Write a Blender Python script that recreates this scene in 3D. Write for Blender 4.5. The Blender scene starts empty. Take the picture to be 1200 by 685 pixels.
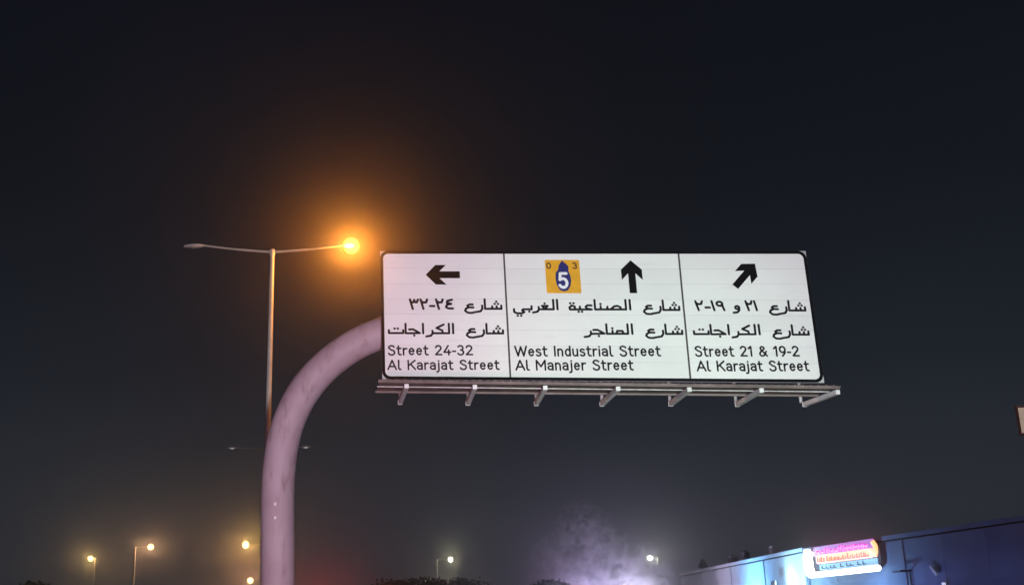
import bpy, bmesh, math, random
import numpy as np
from mathutils import Vector, Matrix
random.seed(7)
sc = bpy.context.scene
COL = sc.collection
R = math.radians

# ------------------------------------------------------------------ camera
PITCH, ROLL, FPX, CAMZ = 0.2917, -0.04, 1300.0, 1.5
_F = np.array([0, math.cos(PITCH), math.sin(PITCH)])
_r0 = np.array([1.0, 0, 0]); _u0 = np.array([0, -math.sin(PITCH), math.cos(PITCH)])
_R = math.cos(ROLL) * _r0 + math.sin(ROLL) * _u0
_U = -math.sin(ROLL) * _r0 + math.cos(ROLL) * _u0
CAM = np.array([0, 0, CAMZ])
cd = bpy.data.cameras.new('camera'); cam = bpy.data.objects.new('camera', cd); COL.objects.link(cam)
cd.sensor_width = 36; cd.lens = FPX * 36 / 1200; cd.clip_start = 0.1; cd.clip_end = 3000
M = Matrix.Identity(4)
for i in range(3):
    M[i][0], M[i][1], M[i][2], M[i][3] = _R[i], _U[i], -_F[i], CAM[i]
cam.matrix_world = M
sc.camera = cam

# ------------------------------------------------------------------ world: hazy night sky lit from below by the city
w = bpy.data.worlds.new('World'); sc.world = w; w.use_nodes = True
nt = w.node_tree; nt.nodes.clear()
N = nt.nodes.new; L = nt.links.new
tc = N('ShaderNodeTexCoord'); sx = N('ShaderNodeSeparateXYZ'); L(tc.outputs['Generated'], sx.inputs[0])
ramp = N('ShaderNodeValToRGB'); cr = ramp.color_ramp
cr.elements[0].position = 0.0; cr.elements[0].color = (0.034, 0.038, 0.049, 1)
cr.elements[1].position = 1.0; cr.elements[1].color = (0.0034, 0.0038, 0.0070, 1)
for p, c in ((0.10, (0.022, 0.026, 0.034)), (0.22, (0.0105, 0.0138, 0.0195)), (0.36, (0.0058, 0.0078, 0.0120)), (0.55, (0.0036, 0.0046, 0.0082))):
    e = cr.elements.new(p); e.color = (*c, 1)
L(sx.outputs['Z'], ramp.inputs[0])
noi = N('ShaderNodeTexNoise'); noi.inputs['Scale'].default_value = 2.2; noi.inputs['Detail'].default_value = 3
L(tc.outputs['Generated'], noi.inputs['Vector'])
mr = N('ShaderNodeMapRange'); mr.inputs['To Min'].default_value = 0.75; mr.inputs['To Max'].default_value = 1.25
L(noi.outputs['Fac'], mr.inputs['Value'])
mul = N('ShaderNodeVectorMath'); mul.operation = 'SCALE'; L(ramp.outputs[0], mul.inputs[0]); L(mr.outputs[0], mul.inputs['Scale'])
bg = N('ShaderNodeBackground'); L(mul.outputs[0], bg.inputs[0]); bg.inputs[1].default_value = 1.0
wo = N('ShaderNodeOutputWorld'); L(bg.outputs[0], wo.inputs[0])

sc.view_settings.view_transform = 'Standard'; sc.view_settings.look = 'None'
sc.view_settings.exposure = 0; sc.view_settings.gamma = 1
sc.render.engine = 'CYCLES'
sc.cycles.use_denoising = True
sc.cycles.volume_bounces = 0; sc.cycles.max_bounces = 6
sc.cycles.volume_step_rate = 1.0; sc.cycles.sample_clamp_indirect = 4.0

# ------------------------------------------------------------------ lamp maker, and added unseen spots lighting the sign and mast
def lamp(name, kind, loc, watts, color, radius=0.1, target=None, cone=60, blend=0.6, parent=None):
    d = bpy.data.lights.new(name, kind); d.energy = watts; d.color = color
    d.shadow_soft_size = radius
    if kind == 'SPOT': d.spot_size = R(cone); d.spot_blend = blend
    o = bpy.data.objects.new(name, d); COL.objects.link(o); o.location = loc
    if target is not None:
        o.rotation_euler = (Vector(target) - Vector(loc)).to_track_quat('-Z', 'Y').to_euler()
    if parent: o.parent = parent
    return o
lamp('sign_fill', 'SPOT', (1.2, -2.5, 0.75), 18500, (0.99, 0.92, 1.0), 0.25, (2.4, 20, 6.6), 74, 1.0)  # added white spot at car headlight height, out of view
lamp('sign_fill', 'SPOT', (4.6, 1.0, 0.75), 6500, (0.50, 1.0, 0.62), 0.2, (2.6, 20, 5.2), 28, 1.0)  # added green spot, tints the lower middle of the sign
lamp('pink_fill', 'SPOT', (-2.6, 5.0, 1.0), 2300, (1.0, 0.36, 0.52), 0.3, (-4.2, 20, 5.0), 50, 1.0)  # added pink spot, tints the mast and the sign's left side

# ------------------------------------------------------------------ helpers
def ray(px, py):
    return _F + _R * (px - 600) / FPX - _U * (py - 342.5) / FPX
def at_y(px, py, Y):
    r = ray(px, py); return CAM + r * (Y / r[1])
def at_z(px, py, z):
    r = ray(px, py); return CAM + r * ((z - CAMZ) / r[2])
def at_plane(px, py, P, n):
    r = ray(px, py); return CAM + r * (np.dot(np.asarray(P) - CAM, n) / np.dot(r, n))

def link(name, me, mat=None, parent=None):
    o = bpy.data.objects.new(name, me); COL.objects.link(o)
    if mat is not None and len(me.materials) == 0: me.materials.append(mat)
    if parent is not None: o.parent = parent
    return o
def pyd(name, vs, fs, mat=None, parent=None, smooth=False):
    me = bpy.data.meshes.new(name); me.from_pydata([tuple(map(float, v)) for v in vs], [], fs); me.update()
    if smooth:
        for p in me.polygons: p.use_smooth = True
    return link(name, me, mat, parent)
def thing(name, label, cat, loc=(0, 0, 0), group=None, rz=0):
    o = bpy.data.objects.new(name, None); COL.objects.link(o); o.location = loc; o.rotation_euler = (0, 0, rz)
    o.empty_display_size = 0.2
    o['label'] = label; o['category'] = cat
    if group: o['group'] = group
    return o
def structure(o): o['kind'] = 'structure'; return o

class MB:
    """mesh collector"""
    def __init__(s): s.v = []; s.f = []
    def add(s, vs, fs):
        n = len(s.v); s.v += [tuple(map(float, v)) for v in vs]; s.f += [tuple(i + n for i in f) for f in fs]
    def box(s, c, d, ax=None):
        ax = ax or ((1, 0, 0), (0, 1, 0), (0, 0, 1)); c = np.array(c, float)
        a = [np.array(ax[i], float) * d[i] / 2 for i in range(3)]
        vs = [c + x * a[0] + y * a[1] + z * a[2] for z in (-1, 1) for y in (-1, 1) for x in (-1, 1)]
        s.add(vs, [(0, 2, 3, 1), (4, 5, 7, 6), (0, 1, 5, 4), (2, 6, 7, 3), (0, 4, 6, 2), (1, 3, 7, 5)])
    def tube(s, pts, rad, seg=12, cap=True, flat=1.0):
        pts = [np.array(p, float) for p in pts]; n = len(pts)
        if not hasattr(rad, '__len__'): rad = [rad] * n
        rings = []; prev = None
        for i, p in enumerate(pts):
            t = pts[min(i + 1, n - 1)] - pts[max(i - 1, 0)]; t /= np.linalg.norm(t)
            if prev is None:
                a = np.array([0, 0, 1.]) if abs(t[2]) < .9 else np.array([1., 0, 0])
                x = np.cross(a, t); x /= np.linalg.norm(x)
            else:
                x = prev - t * np.dot(prev, t); x /= np.linalg.norm(x)
            prev = x; y = np.cross(t, x)
            rings.append([p + rad[i] * (x * math.cos(k * 2 * math.pi / seg) + flat * y * math.sin(k * 2 * math.pi / seg)) for k in range(seg)])
        vs = [v for r_ in rings for v in r_]; fs = []
        for i in range(n - 1):
            for k in range(seg):
                a = i * seg + k; b = i * seg + (k + 1) % seg
                fs.append((a, b, b + seg, a + seg))
        if cap:
            fs.append(tuple(range(seg))[::-1]); fs.append(tuple((n - 1) * seg + k for k in range(seg)))
        s.add(vs, fs)
    def build(s, name, mat=None, parent=None, smooth=False, kind=None):
        o = pyd(name, s.v, s.f, mat, parent, smooth)
        if smooth:
            o.data.set_sharp_from_angle(angle=R(40))
        if kind: o['kind'] = kind
        return o

def mat(name, color, rough=0.6, metal=0.0, var=0.25, scale=3.0, bump=0.0, color2=None, spec=None, detail=5):
    m = bpy.data.materials.new(name); m.use_nodes = True; t = m.node_tree; b = t.nodes['Principled BSDF']
    b.inputs['Roughness'].default_value = rough; b.inputs['Metallic'].default_value = metal
    if spec is not None: b.inputs['Specular IOR Level'].default_value = spec
    tcx = t.nodes.new('ShaderNodeTexCoord')
    nz = t.nodes.new('ShaderNodeTexNoise'); nz.inputs['Scale'].default_value = scale; nz.inputs['Detail'].default_value = detail
    t.links.new(tcx.outputs['Object'], nz.inputs['Vector'])
    rp = t.nodes.new('ShaderNodeValToRGB'); rp.color_ramp.elements[0].position = .35; rp.color_ramp.elements[1].position = .68
    c2 = color2 or tuple(c * (1 - var) for c in color)
    rp.color_ramp.elements[0].color = (*c2, 1); rp.color_ramp.elements[1].color = (*color, 1)
    t.links.new(nz.outputs['Fac'], rp.inputs[0]); t.links.new(rp.outputs[0], b.inputs['Base Color'])
    if bump:
        bp = t.nodes.new('ShaderNodeBump'); bp.inputs['Strength'].default_value = bump; bp.inputs['Distance'].default_value = .02
        t.links.new(nz.outputs['Fac'], bp.inputs['Height']); t.links.new(bp.outputs[0], b.inputs['Normal'])
    return m
def vary(m, amount):
    """small tone difference from piece to piece"""
    t = m.node_tree; b = t.nodes['Principled BSDF']; src = b.inputs['Base Color'].links[0].from_socket
    oi = t.nodes.new('ShaderNodeObjectInfo'); q = t.nodes.new('ShaderNodeMapRange'); q.inputs['To Min'].default_value = 1 - amount; q.inputs['To Max'].default_value = 1.0
    t.links.new(oi.outputs['Random'], q.inputs['Value'])
    h = t.nodes.new('ShaderNodeVectorMath'); h.operation = 'SCALE'; t.links.new(src, h.inputs[0]); t.links.new(q.outputs[0], h.inputs['Scale']); t.links.new(h.outputs[0], b.inputs['Base Color'])
def streaks(m, scale, lo, hi, dark):
    """darker streaks and blotches over the base colour"""
    t = m.node_tree; b = t.nodes['Principled BSDF']; src = b.inputs['Base Color'].links[0].from_socket
    tcx = t.nodes.new('ShaderNodeTexCoord'); mp_ = t.nodes.new('ShaderNodeMapping'); mp_.inputs['Scale'].default_value = scale
    nz = t.nodes.new('ShaderNodeTexNoise'); nz.inputs['Scale'].default_value = 1.0; nz.inputs['Detail'].default_value = 9; nz.inputs['Roughness'].default_value = .65
    t.links.new(tcx.outputs['Object'], mp_.inputs['Vector']); t.links.new(mp_.outputs[0], nz.inputs['Vector'])
    q = t.nodes.new('ShaderNodeMapRange'); q.inputs['From Min'].default_value = lo; q.inputs['From Max'].default_value = hi; t.links.new(nz.outputs['Fac'], q.inputs['Value'])
    mx = t.nodes.new('ShaderNodeMix'); mx.data_type = 'RGBA'; t.links.new(q.outputs[0], mx.inputs['Factor']); t.links.new(src, mx.inputs['A']); mx.inputs['B'].default_value = (*dark, 1)
    t.links.new(mx.outputs['Result'], b.inputs['Base Color'])
def glow(name, color, strength):
    m = bpy.data.materials.new(name); m.use_nodes = True; t = m.node_tree; b = t.nodes['Principled BSDF']
    b.inputs['Base Color'].default_value = (.3, .3, .3, 1)
    b.inputs['Emission Color'].default_value = (*color, 1); b.inputs['Emission Strength'].default_value = strength
    return m
def lens_glass(name, color, strength):
    """clear lamp glass filled with light: emits and lets the bulb shine through"""
    m = bpy.data.materials.new(name); m.use_nodes = True; t = m.node_tree; t.nodes.clear()
    e = t.nodes.new('ShaderNodeEmission'); e.inputs[0].default_value = (*color, 1); e.inputs[1].default_value = strength
    tr = t.nodes.new('ShaderNodeBsdfTransparent'); a = t.nodes.new('ShaderNodeAddShader'); o = t.nodes.new('ShaderNodeOutputMaterial')
    t.links.new(e.outputs[0], a.inputs[0]); t.links.new(tr.outputs[0], a.inputs[1]); t.links.new(a.outputs[0], o.inputs['Surface'])
    return m

m_galv = mat('galvanised_steel', (0.62, 0.58, 0.61), 0.55, 0.15, 0.35, 6, 0.1)
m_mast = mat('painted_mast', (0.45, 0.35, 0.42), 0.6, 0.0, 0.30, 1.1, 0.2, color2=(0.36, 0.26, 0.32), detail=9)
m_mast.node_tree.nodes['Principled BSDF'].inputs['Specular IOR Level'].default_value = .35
streaks(m_mast, (5, 5, 1.3), .54, .78, (0.20, 0.12, 0.13))  # dark blotches stand for dirt and for shadows cast on the mast
m_catwalk = mat('catwalk_steel', (0.20, 0.14, 0.14), 0.6, 0.2, 0.5, 4, 0.1)
m_rail = mat('rail_steel', (0.19, 0.14, 0.14), 0.5, 0.2, 0.4, 2, 0.1)
m_white = mat('white_sheeting', (0.82, 0.80, 0.82), 0.45, 0, 0.05, 1.2, 0, spec=.3)
vary(m_white, .07); streaks(m_white, (.7, .7, 5), .60, .85, (0.60, 0.57, 0.58))
m_bracket = mat('bracket_steel', (0.78, 0.74, 0.78), 0.5, 0.0, 0.2, 6, 0.1)
m_black = mat('black_vinyl', (0.008, 0.008, 0.010), 0.8, 0, 0.2, 8, spec=.03)
m_ink = mat('black_lettering', (0.012, 0.011, 0.016), 0.8, 0, 0.1, 8, spec=.03)
m_divider = mat('divider_line', (0.07, 0.06, 0.07), 0.6, 0, 0.2, 8, spec=.2)
m_yellow = mat('yellow_vinyl', (0.78, 0.37, 0.010), 0.5, 0, 0.15, 5)
m_blue = mat('blue_vinyl', (0.008, 0.012, 0.15), 0.5, 0, 0.2, 5)
m_whitev = mat('white_vinyl', (0.80, 0.78, 0.84), 0.5, 0, 0.04, 5)
m_alu = mat('aluminium_back', (0.55, 0.55, 0.57), 0.45, 0.3, 0.2, 3)
m_pole = mat('pole_paint', (0.66, 0.66, 0.58), 0.5, 0.1, 0.2, 2, 0.05)
m_head = mat('lamp_housing', (0.80, 0.80, 0.80), 0.5, 0.1, 0.1, 6)
m_sodium = lens_glass('sodium_lens', (1.0, 0.56, 0.04), 1.7)
m_warm = lens_glass('warm_lens', (1.0, 0.62, 0.24), 2.6)
m_pale = lens_glass('pale_lens', (0.95, 1.0, 0.75), 4)
m_reflect = glow('reflection_glow', (.9, .95, 1.0), .35)  # weak emission in place of light reflected by unlit lamp heads
m_dead = mat('unlit_lens', (0.45, 0.45, 0.42), 0.2, 0, .1, 5)

# ------------------------------------------------------------------ ground, road
def sheet(name, x0, x1, y0, y1, z, m):
    return structure(pyd(name, [(x0, y0, z), (x1, y0, z), (x1, y1, z), (x0, y1, z)], [(0, 1, 2, 3)], m))
m_sand = mat('sandy_ground', (0.22, 0.18, 0.13), 0.95, 0, 0.4, 0.6, 0.4)
m_asph = mat('asphalt', (0.055, 0.054, 0.055), 0.9, 0, 0.35, 9, 0.4)
m_conc = mat('concrete', (0.30, 0.29, 0.27), 0.85, 0, 0.25, 3, 0.2)
m_line = mat('road_paint', (0.70, 0.70, 0.66), 0.7, 0, 0.3, 6)
sheet('ground', -440, 440, -30, 440, 0.0, m_sand)
sheet('road', -3.2, 14.5, -30, 435, 0.004, m_asph)
for x0, x1 in ((-3.4, -3.2), (14.5, 14.7)):
    b = MB(); b.box(((x0 + x1) / 2, 202, 0.065), (0.2, 464, 0.13)); structure(b.build('kerb', m_conc))
b = MB(); b.box((16.4, 202, 0.055), (3.4, 464, 0.11)); structure(b.build('pavement', m_conc))
b = MB()
for x in (2.5, 8.2):
    for k in range(38):
        y = -20 + k * 9; b.add([(x - .06, y, .008), (x + .06, y, .008), (x + .06, y + 3, .008), (x - .06, y + 3, .008)], [(0, 1, 2, 3)])
structure(b.build('lane_marking', m_line))

# ------------------------------------------------------------------ the sign: plane solved from its four corners
_q = [(445.3, 294.0), (448.0, 444.3), (944.0, 294.0), (966.0, 448.2)]   # TL BL TR BR
_rr = [ray(*p) for p in _q]
_A = np.array([_rr[0], -_rr[1], -_rr[2], _rr[3]]).T
_a = np.linalg.svd(_A)[2][-1]; _a = _a / _a[1]
_s = 4.5 / (_a[1] * _rr[1][2])
SBL = CAM + _a[1] * _s * _rr[1]
SH = CAM + _a[3] * _s * _rr[3] - SBL          # along the bottom edge
SV = CAM + _a[0] * _s * _rr[0] - SBL          # up the left edge
SWID, SHEI = np.linalg.norm(SH), np.linalg.norm(SV)
SN = np.cross(SH, SV); SN /= np.linalg.norm(SN)
if SN[1] < 0: SN = -SN                          # points away from the camera
EH, EV = SH / SWID, SV / SHEI
def suv(px, py):
    """pixel -> metres along / up the sign face"""
    P = at_plane(px, py, SBL, SN) - SBL
    G = np.array([[EH @ EH, EH @ EV], [EH @ EV, EV @ EV]])
    return np.linalg.solve(G, np.array([P @ EH, P @ EV]))
ORG = np.array([SBL[0], SBL[1], 0.0])           # base of the sign
def S(u, v, d=0.0):
    """sign coordinates -> local to the sign's Empty; d is metres in front of the face"""
    return SBL + EH * u + EV * v - SN * d - ORG
sign = thing('road_sign', 'white overhead direction sign in three panels with black arrows and Arabic and English text', 'road sign', tuple(ORG))

def slab(name, u0, u1, v0, v1, d0, d1, m, parent, kind=None):
    vs = [S(u, v, d) for d in (d0, d1) for (u, v) in ((u0, v0), (u1, v0), (u1, v1), (u0, v1))]
    o = pyd(name, vs, [(3, 2, 1, 0), (4, 5, 6, 7), (0, 1, 5, 4), (1, 2, 6, 5), (2, 3, 7, 6), (3, 0, 4, 7)], m, parent)
    return o
slab('backing_panel', 0, SWID, 0, SHEI, -0.055, 0.0, m_alu, sign)
# black border ring with rounded outer and inner corners
def rrect(u0, u1, v0, v1, r, seg=6):
    out = []
    for cx, cy, a0 in ((u1 - r, v1 - r, 0), (u0 + r, v1 - r, 90), (u0 + r, v0 + r, 180), (u1 - r, v0 + r, 270)):
        for k in range(seg + 1):
            a = R(a0 + 90 * k / seg); out.append((cx + r * math.cos(a), cy + r * math.sin(a)))
    return out
def ring(name, outer, inner, d0, d1, m, parent):
    n = len(outer); vs = [S(u, v, d1) for u, v in outer] + [S(u, v, d1) for u, v in inner] + [S(u, v, d0) for u, v in outer] + [S(u, v, d0) for u, v in inner]
    fs = []
    for i in range(n):
        j = (i + 1) % n
        fs += [(i, j, n + j, n + i), (2 * n + i, 2 * n + j, j, i), (n + i, n + j, 3 * n + j, 3 * n + i)]
    return pyd(name, vs, fs, m, parent)
BW = 0.060
ring('border', rrect(.004, SWID - .004, .004, SHEI - .004, .145), rrect(BW, SWID - BW, BW, SHEI - BW, .10), .0, .016, m_black, sign)
# face planks: rows of extrusion in the three panels
d1u = (suv(590.5, 297)[0] + suv(598, 441)[0]) / 2
d2u = (suv(795, 297)[0] + suv(809, 443)[0]) / 2
tilt1 = suv(590.3, 297)[0] - suv(598, 441)[0]; tilt2 = suv(795, 297)[0] - suv(809, 443)[0]
rows = 8; hrow = (SHEI - 2 * .055) / rows
for k in range(rows):
    v0 = .055 + k * hrow; v1 = v0 + hrow - .004
    for (a, b_) in ((.055, d1u - .003), (d1u + .003, d2u - .003), (d2u + .003, SWID - .055)):
        slab('face_plank', a, b_, v0, v1, 0.001, 0.009 + random.uniform(0, .0006), m_white, sign)
for du, tl in ((d1u, tilt1), (d2u, tilt2)):
    vs = [S(du + sx_ * .017 + sv * tl / 2, SHEI / 2 + sv * (SHEI / 2 - BW), d) for d in (.0098, .013) for sx_, sv in ((-1, -1), (1, -1), (1, 1), (-1, 1))]
    pyd('divider', vs, [(3, 2, 1, 0), (4, 5, 6, 7), (0, 1, 5, 4), (1, 2, 6, 5), (2, 3, 7, 6), (3, 0, 4, 7)], m_divider, sign)
# fixing clips seen as pale corners, rear stiffeners
for k in range(5):
    u = .6 + k * (SWID - 1.2) / 4
    slab('stiffener', u - .04, u + .04, .05, SHEI - .05, -.16, -.056, m_galv, sign)

# arrows
def arrow(tip, tail):
    t0, t1 = suv(*tip), suv(*tail); ax = t1 - t0; ln = np.linalg.norm(ax); ax /= ln; pr = np.array([-ax[1], ax[0]])
    k = ln / 40.0
    out = [(0, 0), (11.5, 12), (24, 12), (16, 4.2), (40, 4.2), (40, -4.2), (16, -4.2), (24, -12), (11.5, -12)]
    pts = [t0 + ax * a * k + pr * c * k for a, c in out]
    n = len(pts); vs = [S(p[0], p[1], .0125) for p in pts]
    fs = [(0, 1, 2, 3), (0, 8, 7, 6), (3, 4, 5, 6), (0, 3, 6)]
    pyd('arrow', vs, fs, m_black, sign)
arrow((499, 322), (539, 322)); arrow((738.8, 305), (742.4, 343.5)); arrow((884.6, 309), (861.5, 336))

# ---- stroke lettering ---------------------------------------------------------
def arc(cx, cy, rx, ry, a0, a1, n=9):
    return [(cx + rx * math.cos(R(a0 + (a1 - a0) * i / n)), cy + ry * math.sin(R(a0 + (a1 - a0) * i / n))) for i in range(n + 1)]
def dot(x, y): return [(x - .01, y), (x + .01, y)]
G = {  # Latin and figures: width, strokes; cap height 1
 'A': (.74, [[(0, 0), (.37, 1), (.74, 0)], [(.13, .32), (.61, .32)]]),
 'K': (.68, [[(.05, 0), (.05, 1)], [(.66, 1), (.07, .42)], [(.27, .58), (.68, 0)]]),
 'S': (.62, [arc(.31, .75, .25, .25, 25, 180) + arc(.31, .25, .27, .27, 90, -160)[0:]]),
 'W': (1.0, [[(0, 1), (.25, 0), (.5, .95), (.75, 0), (1, 1)]]),
 'I': (.12, [[(.06, 0), (.06, 1)]]),
 'M': (.86, [[(.05, 0), (.05, 1), (.43, .35), (.81, 1), (.81, 0)]]),
 'l': (.24, [[(.06, 1.0), (.06, .15), (.12, .01), (.24, 0)]]),
 'a': (.50, [[(.05, .62)] + arc(.25, .50, .20, .22, 120, 0) + [(.45, 0)], arc(.24, .22, .20, .20, 45, 325)]),
 'r': (.34, [[(.05, 0), (.05, .70)], [(.05, .45)] + arc(.27, .45, .20, .24, 160, 70)]),
 'j': (.18, [[(.12, .70), (.12, -.12), (.05, -.26), (-.06, -.27)], dot(.12, .95)]),
 't': (.36, [[(.13, .95), (.13, .18), (.20, .02), (.35, .01)], [(0, .70), (.34, .70)]]),
 'e': (.50, [[(.05, .38), (.45, .38)] + arc(.25, .36, .20, .34, 5, 320)]),
 'n': (.48, [[(.05, 0), (.05, .70)], arc(.24, .46, .19, .24, 180, 0) + [(.43, 0)]]),
 'd': (.50, [[(.45, 1), (.45, 0)], arc(.26, .35, .20, .35, 30, 330)]),
 'u': (.48, [[(.05, .70)] + arc(.24, .24, .19, .24, 180, 360) + [(.43, .70)], [(.43, .7), (.43, 0)]]),
 's': (.44, [arc(.22, .53, .17, .17, 30, 200) + arc(.22, .18, .19, .18, 70, -150)]),
 'i': (.12, [[(.06, 0), (.06, .70)], dot(.06, .95)]),
 '2': (.58, [arc(.28, .73, .23, .27, 165, -25) + [(.04, .02), (.56, .02)]]),
 '3': (.56, [arc(.26, .75, .22, .25, 150, -80) + arc(.26, .26, .26, .27, 85, -155)]),
 '4': (.60, [[(.40, 1), (.03, .28), (.60, .28)], [(.44, .5), (.44, 0)]]),
 '5': (.56, [[(.50, 1), (.12, 1), (.08, .55)] + arc(.27, .32, .25, .32, 110, -150)]),
 '1': (.34, [[(.02, .78), (.24, 1), (.24, 0)]]),
 '9': (.56, [arc(.28, .68, .24, .31, 0, 360, 14), [(.52, .66), (.48, .3), (.25, 0)]]),
 '0': (.60, [arc(.30, .5, .25, .48, 0, 360, 16)]),
 '-': (.28, [[(.02, .38), (.26, .38)]]),
 '&': (.70, [[(.68, 0), (.16, .70)] + arc(.30, .80, .16, .18, 200, -20) + [(.12, .42)] + arc(.26, .22, .22, .22, 150, 330) + [(.64, .48)]]),
 ' ': (.30, []),
}
A = {  # Arabic pieces: width, strokes; alef height 1, written right to left on the baseline
 'sheen': (.98, [[(0, 0), (.93, 0), (.93, .34)], [(.62, 0), (.62, .26)], [(.32, 0), (.32, .26)], dot(.50, .52), dot(.72, .52), dot(.61, .76)]),
 'alef_f': (.26, [[(.10, 1), (.10, 0), (.26, 0)]]),
 'alef': (.34, [[(.17, 1), (.17, 0)]]),
 'reh': (.52, [[(.43, .34), (.44, .02), (.32, -.26), (.02, -.34)]]),
 'reh_f': (.50, [[(.50, 0), (.42, 0)], [(.40, .24), (.42, 0), (.30, -.26), (.02, -.34)]]),
 'ain': (.78, [[(.58, .46), (.36, .46), (.22, .32), (.34, .16), (.62, .14)], [(.34, .16), (.12, .02), (.06, -.20), (.22, -.40), (.48, -.44), (.72, -.36)]]),
 'lam': (.34, [[(.26, 1), (.26, 0), (0, 0)]]),
 'kaf': (.66, [[(0, 0), (.66, 0)], [(.54, 0), (.50, .30), (.16, .56), (.60, .92)]]),
 'jeem': (.74, [[(.06, .40), (.30, .42), (.66, .06)], [(.70, .02), (0, 0)], dot(.36, -.24)]),
 'teh': (.98, [[(.05, .32), (.05, .02), (.93, .02), (.93, .32)], dot(.40, .50), dot(.60, .50)]),
 'sad': (1.06, [[(0, 0), (1.06, 0)], [(.98, 0), (1.0, .22), (.82, .38), (.62, .32), (.42, .02)], [(.22, 0), (.22, .28)]]),
 'noon': (.36, [[(0, 0), (.36, 0)], [(.18, 0), (.18, .32)], dot(.18, .58)]),
 'ain_i': (.60, [[(0, 0), (.50, 0)], [(.50, .42), (.26, .44), (.14, .28), (.24, .08), (.42, .04)]]),
 'yeh': (.40, [[(0, 0), (.40, 0)], [(.20, 0), (.20, .30)], dot(.11, -.24), dot(.31, -.24)]),
 'tehm': (.50, [[(.50, 0), (.10, 0), (.08, .22), (.22, .42), (.40, .30), (.40, 0)], dot(.14, .66), dot(.34, .66)]),
 'ghain': (.60, [[(0, 0), (.60, 0)], [(.30, .02), (.12, .36), (.48, .36), (.30, .02)], dot(.30, .62)]),
 'beh': (.42, [[(0, 0), (.36, 0), (.36, .32)], dot(.20, -.24)]),
 'yeh_f': (.86, [[(.86, 0), (.66, 0), (.60, -.14), (.74, -.28), (.60, -.42), (.26, -.42), (.08, -.28), (.08, .02)], dot(.30, -.68), dot(.52, -.68)]),
 'meem': (.46, [[(0, 0), (.46, 0)], [(.04, 0), (.10, .30), (.40, .30), (.46, 0)]]),
 'waw': (.52, [arc(.29, .22, .13, .16, 0, 360, 10), [(.43, .22), (.42, -.06), (.28, -.28), (.02, -.32)]]),
 'n1': (.30, [[(.06, .95), (.18, .0)]]),
 'n2': (.56, [[(.04, .95), (.20, 0)], [(.08, .78), (.20, .64), (.38, .66), (.44, .94)]]),
 'n3': (.66, [[(.04, .95), (.20, 0)], [(.08, .76), (.18, .64), (.28, .70), (.30, .90), (.34, .68), (.46, .66), (.54, .94)]]),
 'n4': (.56, [[(.46, .92), (.18, .80), (.14, .62), (.40, .50)], [(.40, .50), (.14, .40), (.08, .18), (.22, .04), (.50, .03)]]),
 'n9': (.54, [arc(.22, .68, .17, .22, 0, 360, 12), [(.39, .72), (.40, .4), (.48, 0)]]),
 'dash': (.40, [[(.06, .28), (.32, .28)]]),
}
W_SHARI = ['sheen', 'alef_f', 'reh', 'ain']
W_KARAJAT = ['alef', 'lam', 'kaf', 'reh_f', 'alef', 'jeem', 'alef_f', 'teh']
W_SINAIYA = ['alef', 'lam', 'sad', 'noon', 'alef_f', 'ain_i', 'yeh', 'tehm']
W_GHARBI = ['alef', 'lam', 'ghain', 'reh_f', 'beh', 'yeh_f']
W_MANAJER = ['alef', 'lam', 'meem', 'noon', 'alef_f', 'jeem', 'reh_f']
def stroke_mesh(strokes, sw, toP, sq=False):
    """strokes in sign metres -> flat ribbons with round joints"""
    vs, fs = [], []; h = sw / 2; layer = [0]
    for st in strokes:
        st = [np.array(p, float) for p in st]
        for i in range(len(st) - 1):
            a, b_ = st[i], st[i + 1]; t = b_ - a; ln = np.linalg.norm(t)
            if ln < 1e-6: continue
            t /= ln; n_ = np.array([-t[1], t[0]])
            d = .0125 + .00002 * layer[0]; layer[0] += 1; k = len(vs)
            for p in (a - n_ * h, b_ - n_ * h, b_ + n_ * h, a + n_ * h): vs.append(toP(p[0], p[1], d))
            fs.append((k, k + 1, k + 2, k + 3))
        for i, p in enumerate(st):
            d = .0125 + .00002 * layer[0]; layer[0] += 1; k = len(vs)
            for j in range(8):
                a = j * math.pi / 4 + math.pi / 8
                vs.append(toP(p[0] + h * 1.06 * math.cos(a), p[1] + h * 1.06 * math.sin(a), d))
            fs.append(tuple(range(k, k + 8)))
    return vs, fs
def place(strokes, width, x0, x1, y0, y1, hpx, sw, name='lettering'):
    """map glyph strokes of the given width on to the baseline from pixel (x0,y0) to (x1,y1)"""
    p0, p1 = suv(x0, y0), suv(x1, y1)
    up = suv((x0 + x1) / 2, (y0 + y1) / 2 - hpx) - suv((x0 + x1) / 2, (y0 + y1) / 2)
    hm = abs(up[1]); bx = (p1 - p0) / width
    out = [[(p0[0] + bx[0] * x, p0[1] + bx[1] * x + hm * y) for x, y in st] for st in strokes]
    vs, fs = stroke_mesh(out, sw * hm, S)
    o = pyd(name, vs, fs, m_ink, sign); o['kind'] = 'stuff'; return o
def latin(text, x0, x1, base, hpx, base1=None):
    x = 0; st = []
    for ch in text:
        wd, g = G[ch]; st += [[(x + a, b_) for a, b_ in s_] for s_ in g]; x += wd + .17
    place(st, x - .17, x0, x1, base, base1 or base, hpx, .18)
def arabic(word, x0, x1, base, hpx=11.0, digits=False):
    x = 0; st = []
    seq = word if digits else word[::-1]
    for nme in seq:
        wd, g = A[nme]; st += [[(x + a, b_) for a, b_ in s_] for s_ in g]; x += wd
    place(st, x, x0, x1, base, base, hpx, .225)
latin('Street 24-32', 455, 554, 415.6, 10.6); latin('Al Karajat Street', 455, 585, 432.6, 10.4)
latin('West Industrial Street', 604, 774, 416.8, 11); latin('Al Manajer Street', 605, 742, 433.2, 11)
latin('Street 21 & 19-2', 815, 936.5, 417.0, 11); latin('Al Karajat Street', 817.5, 948, 434.2, 11)
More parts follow.
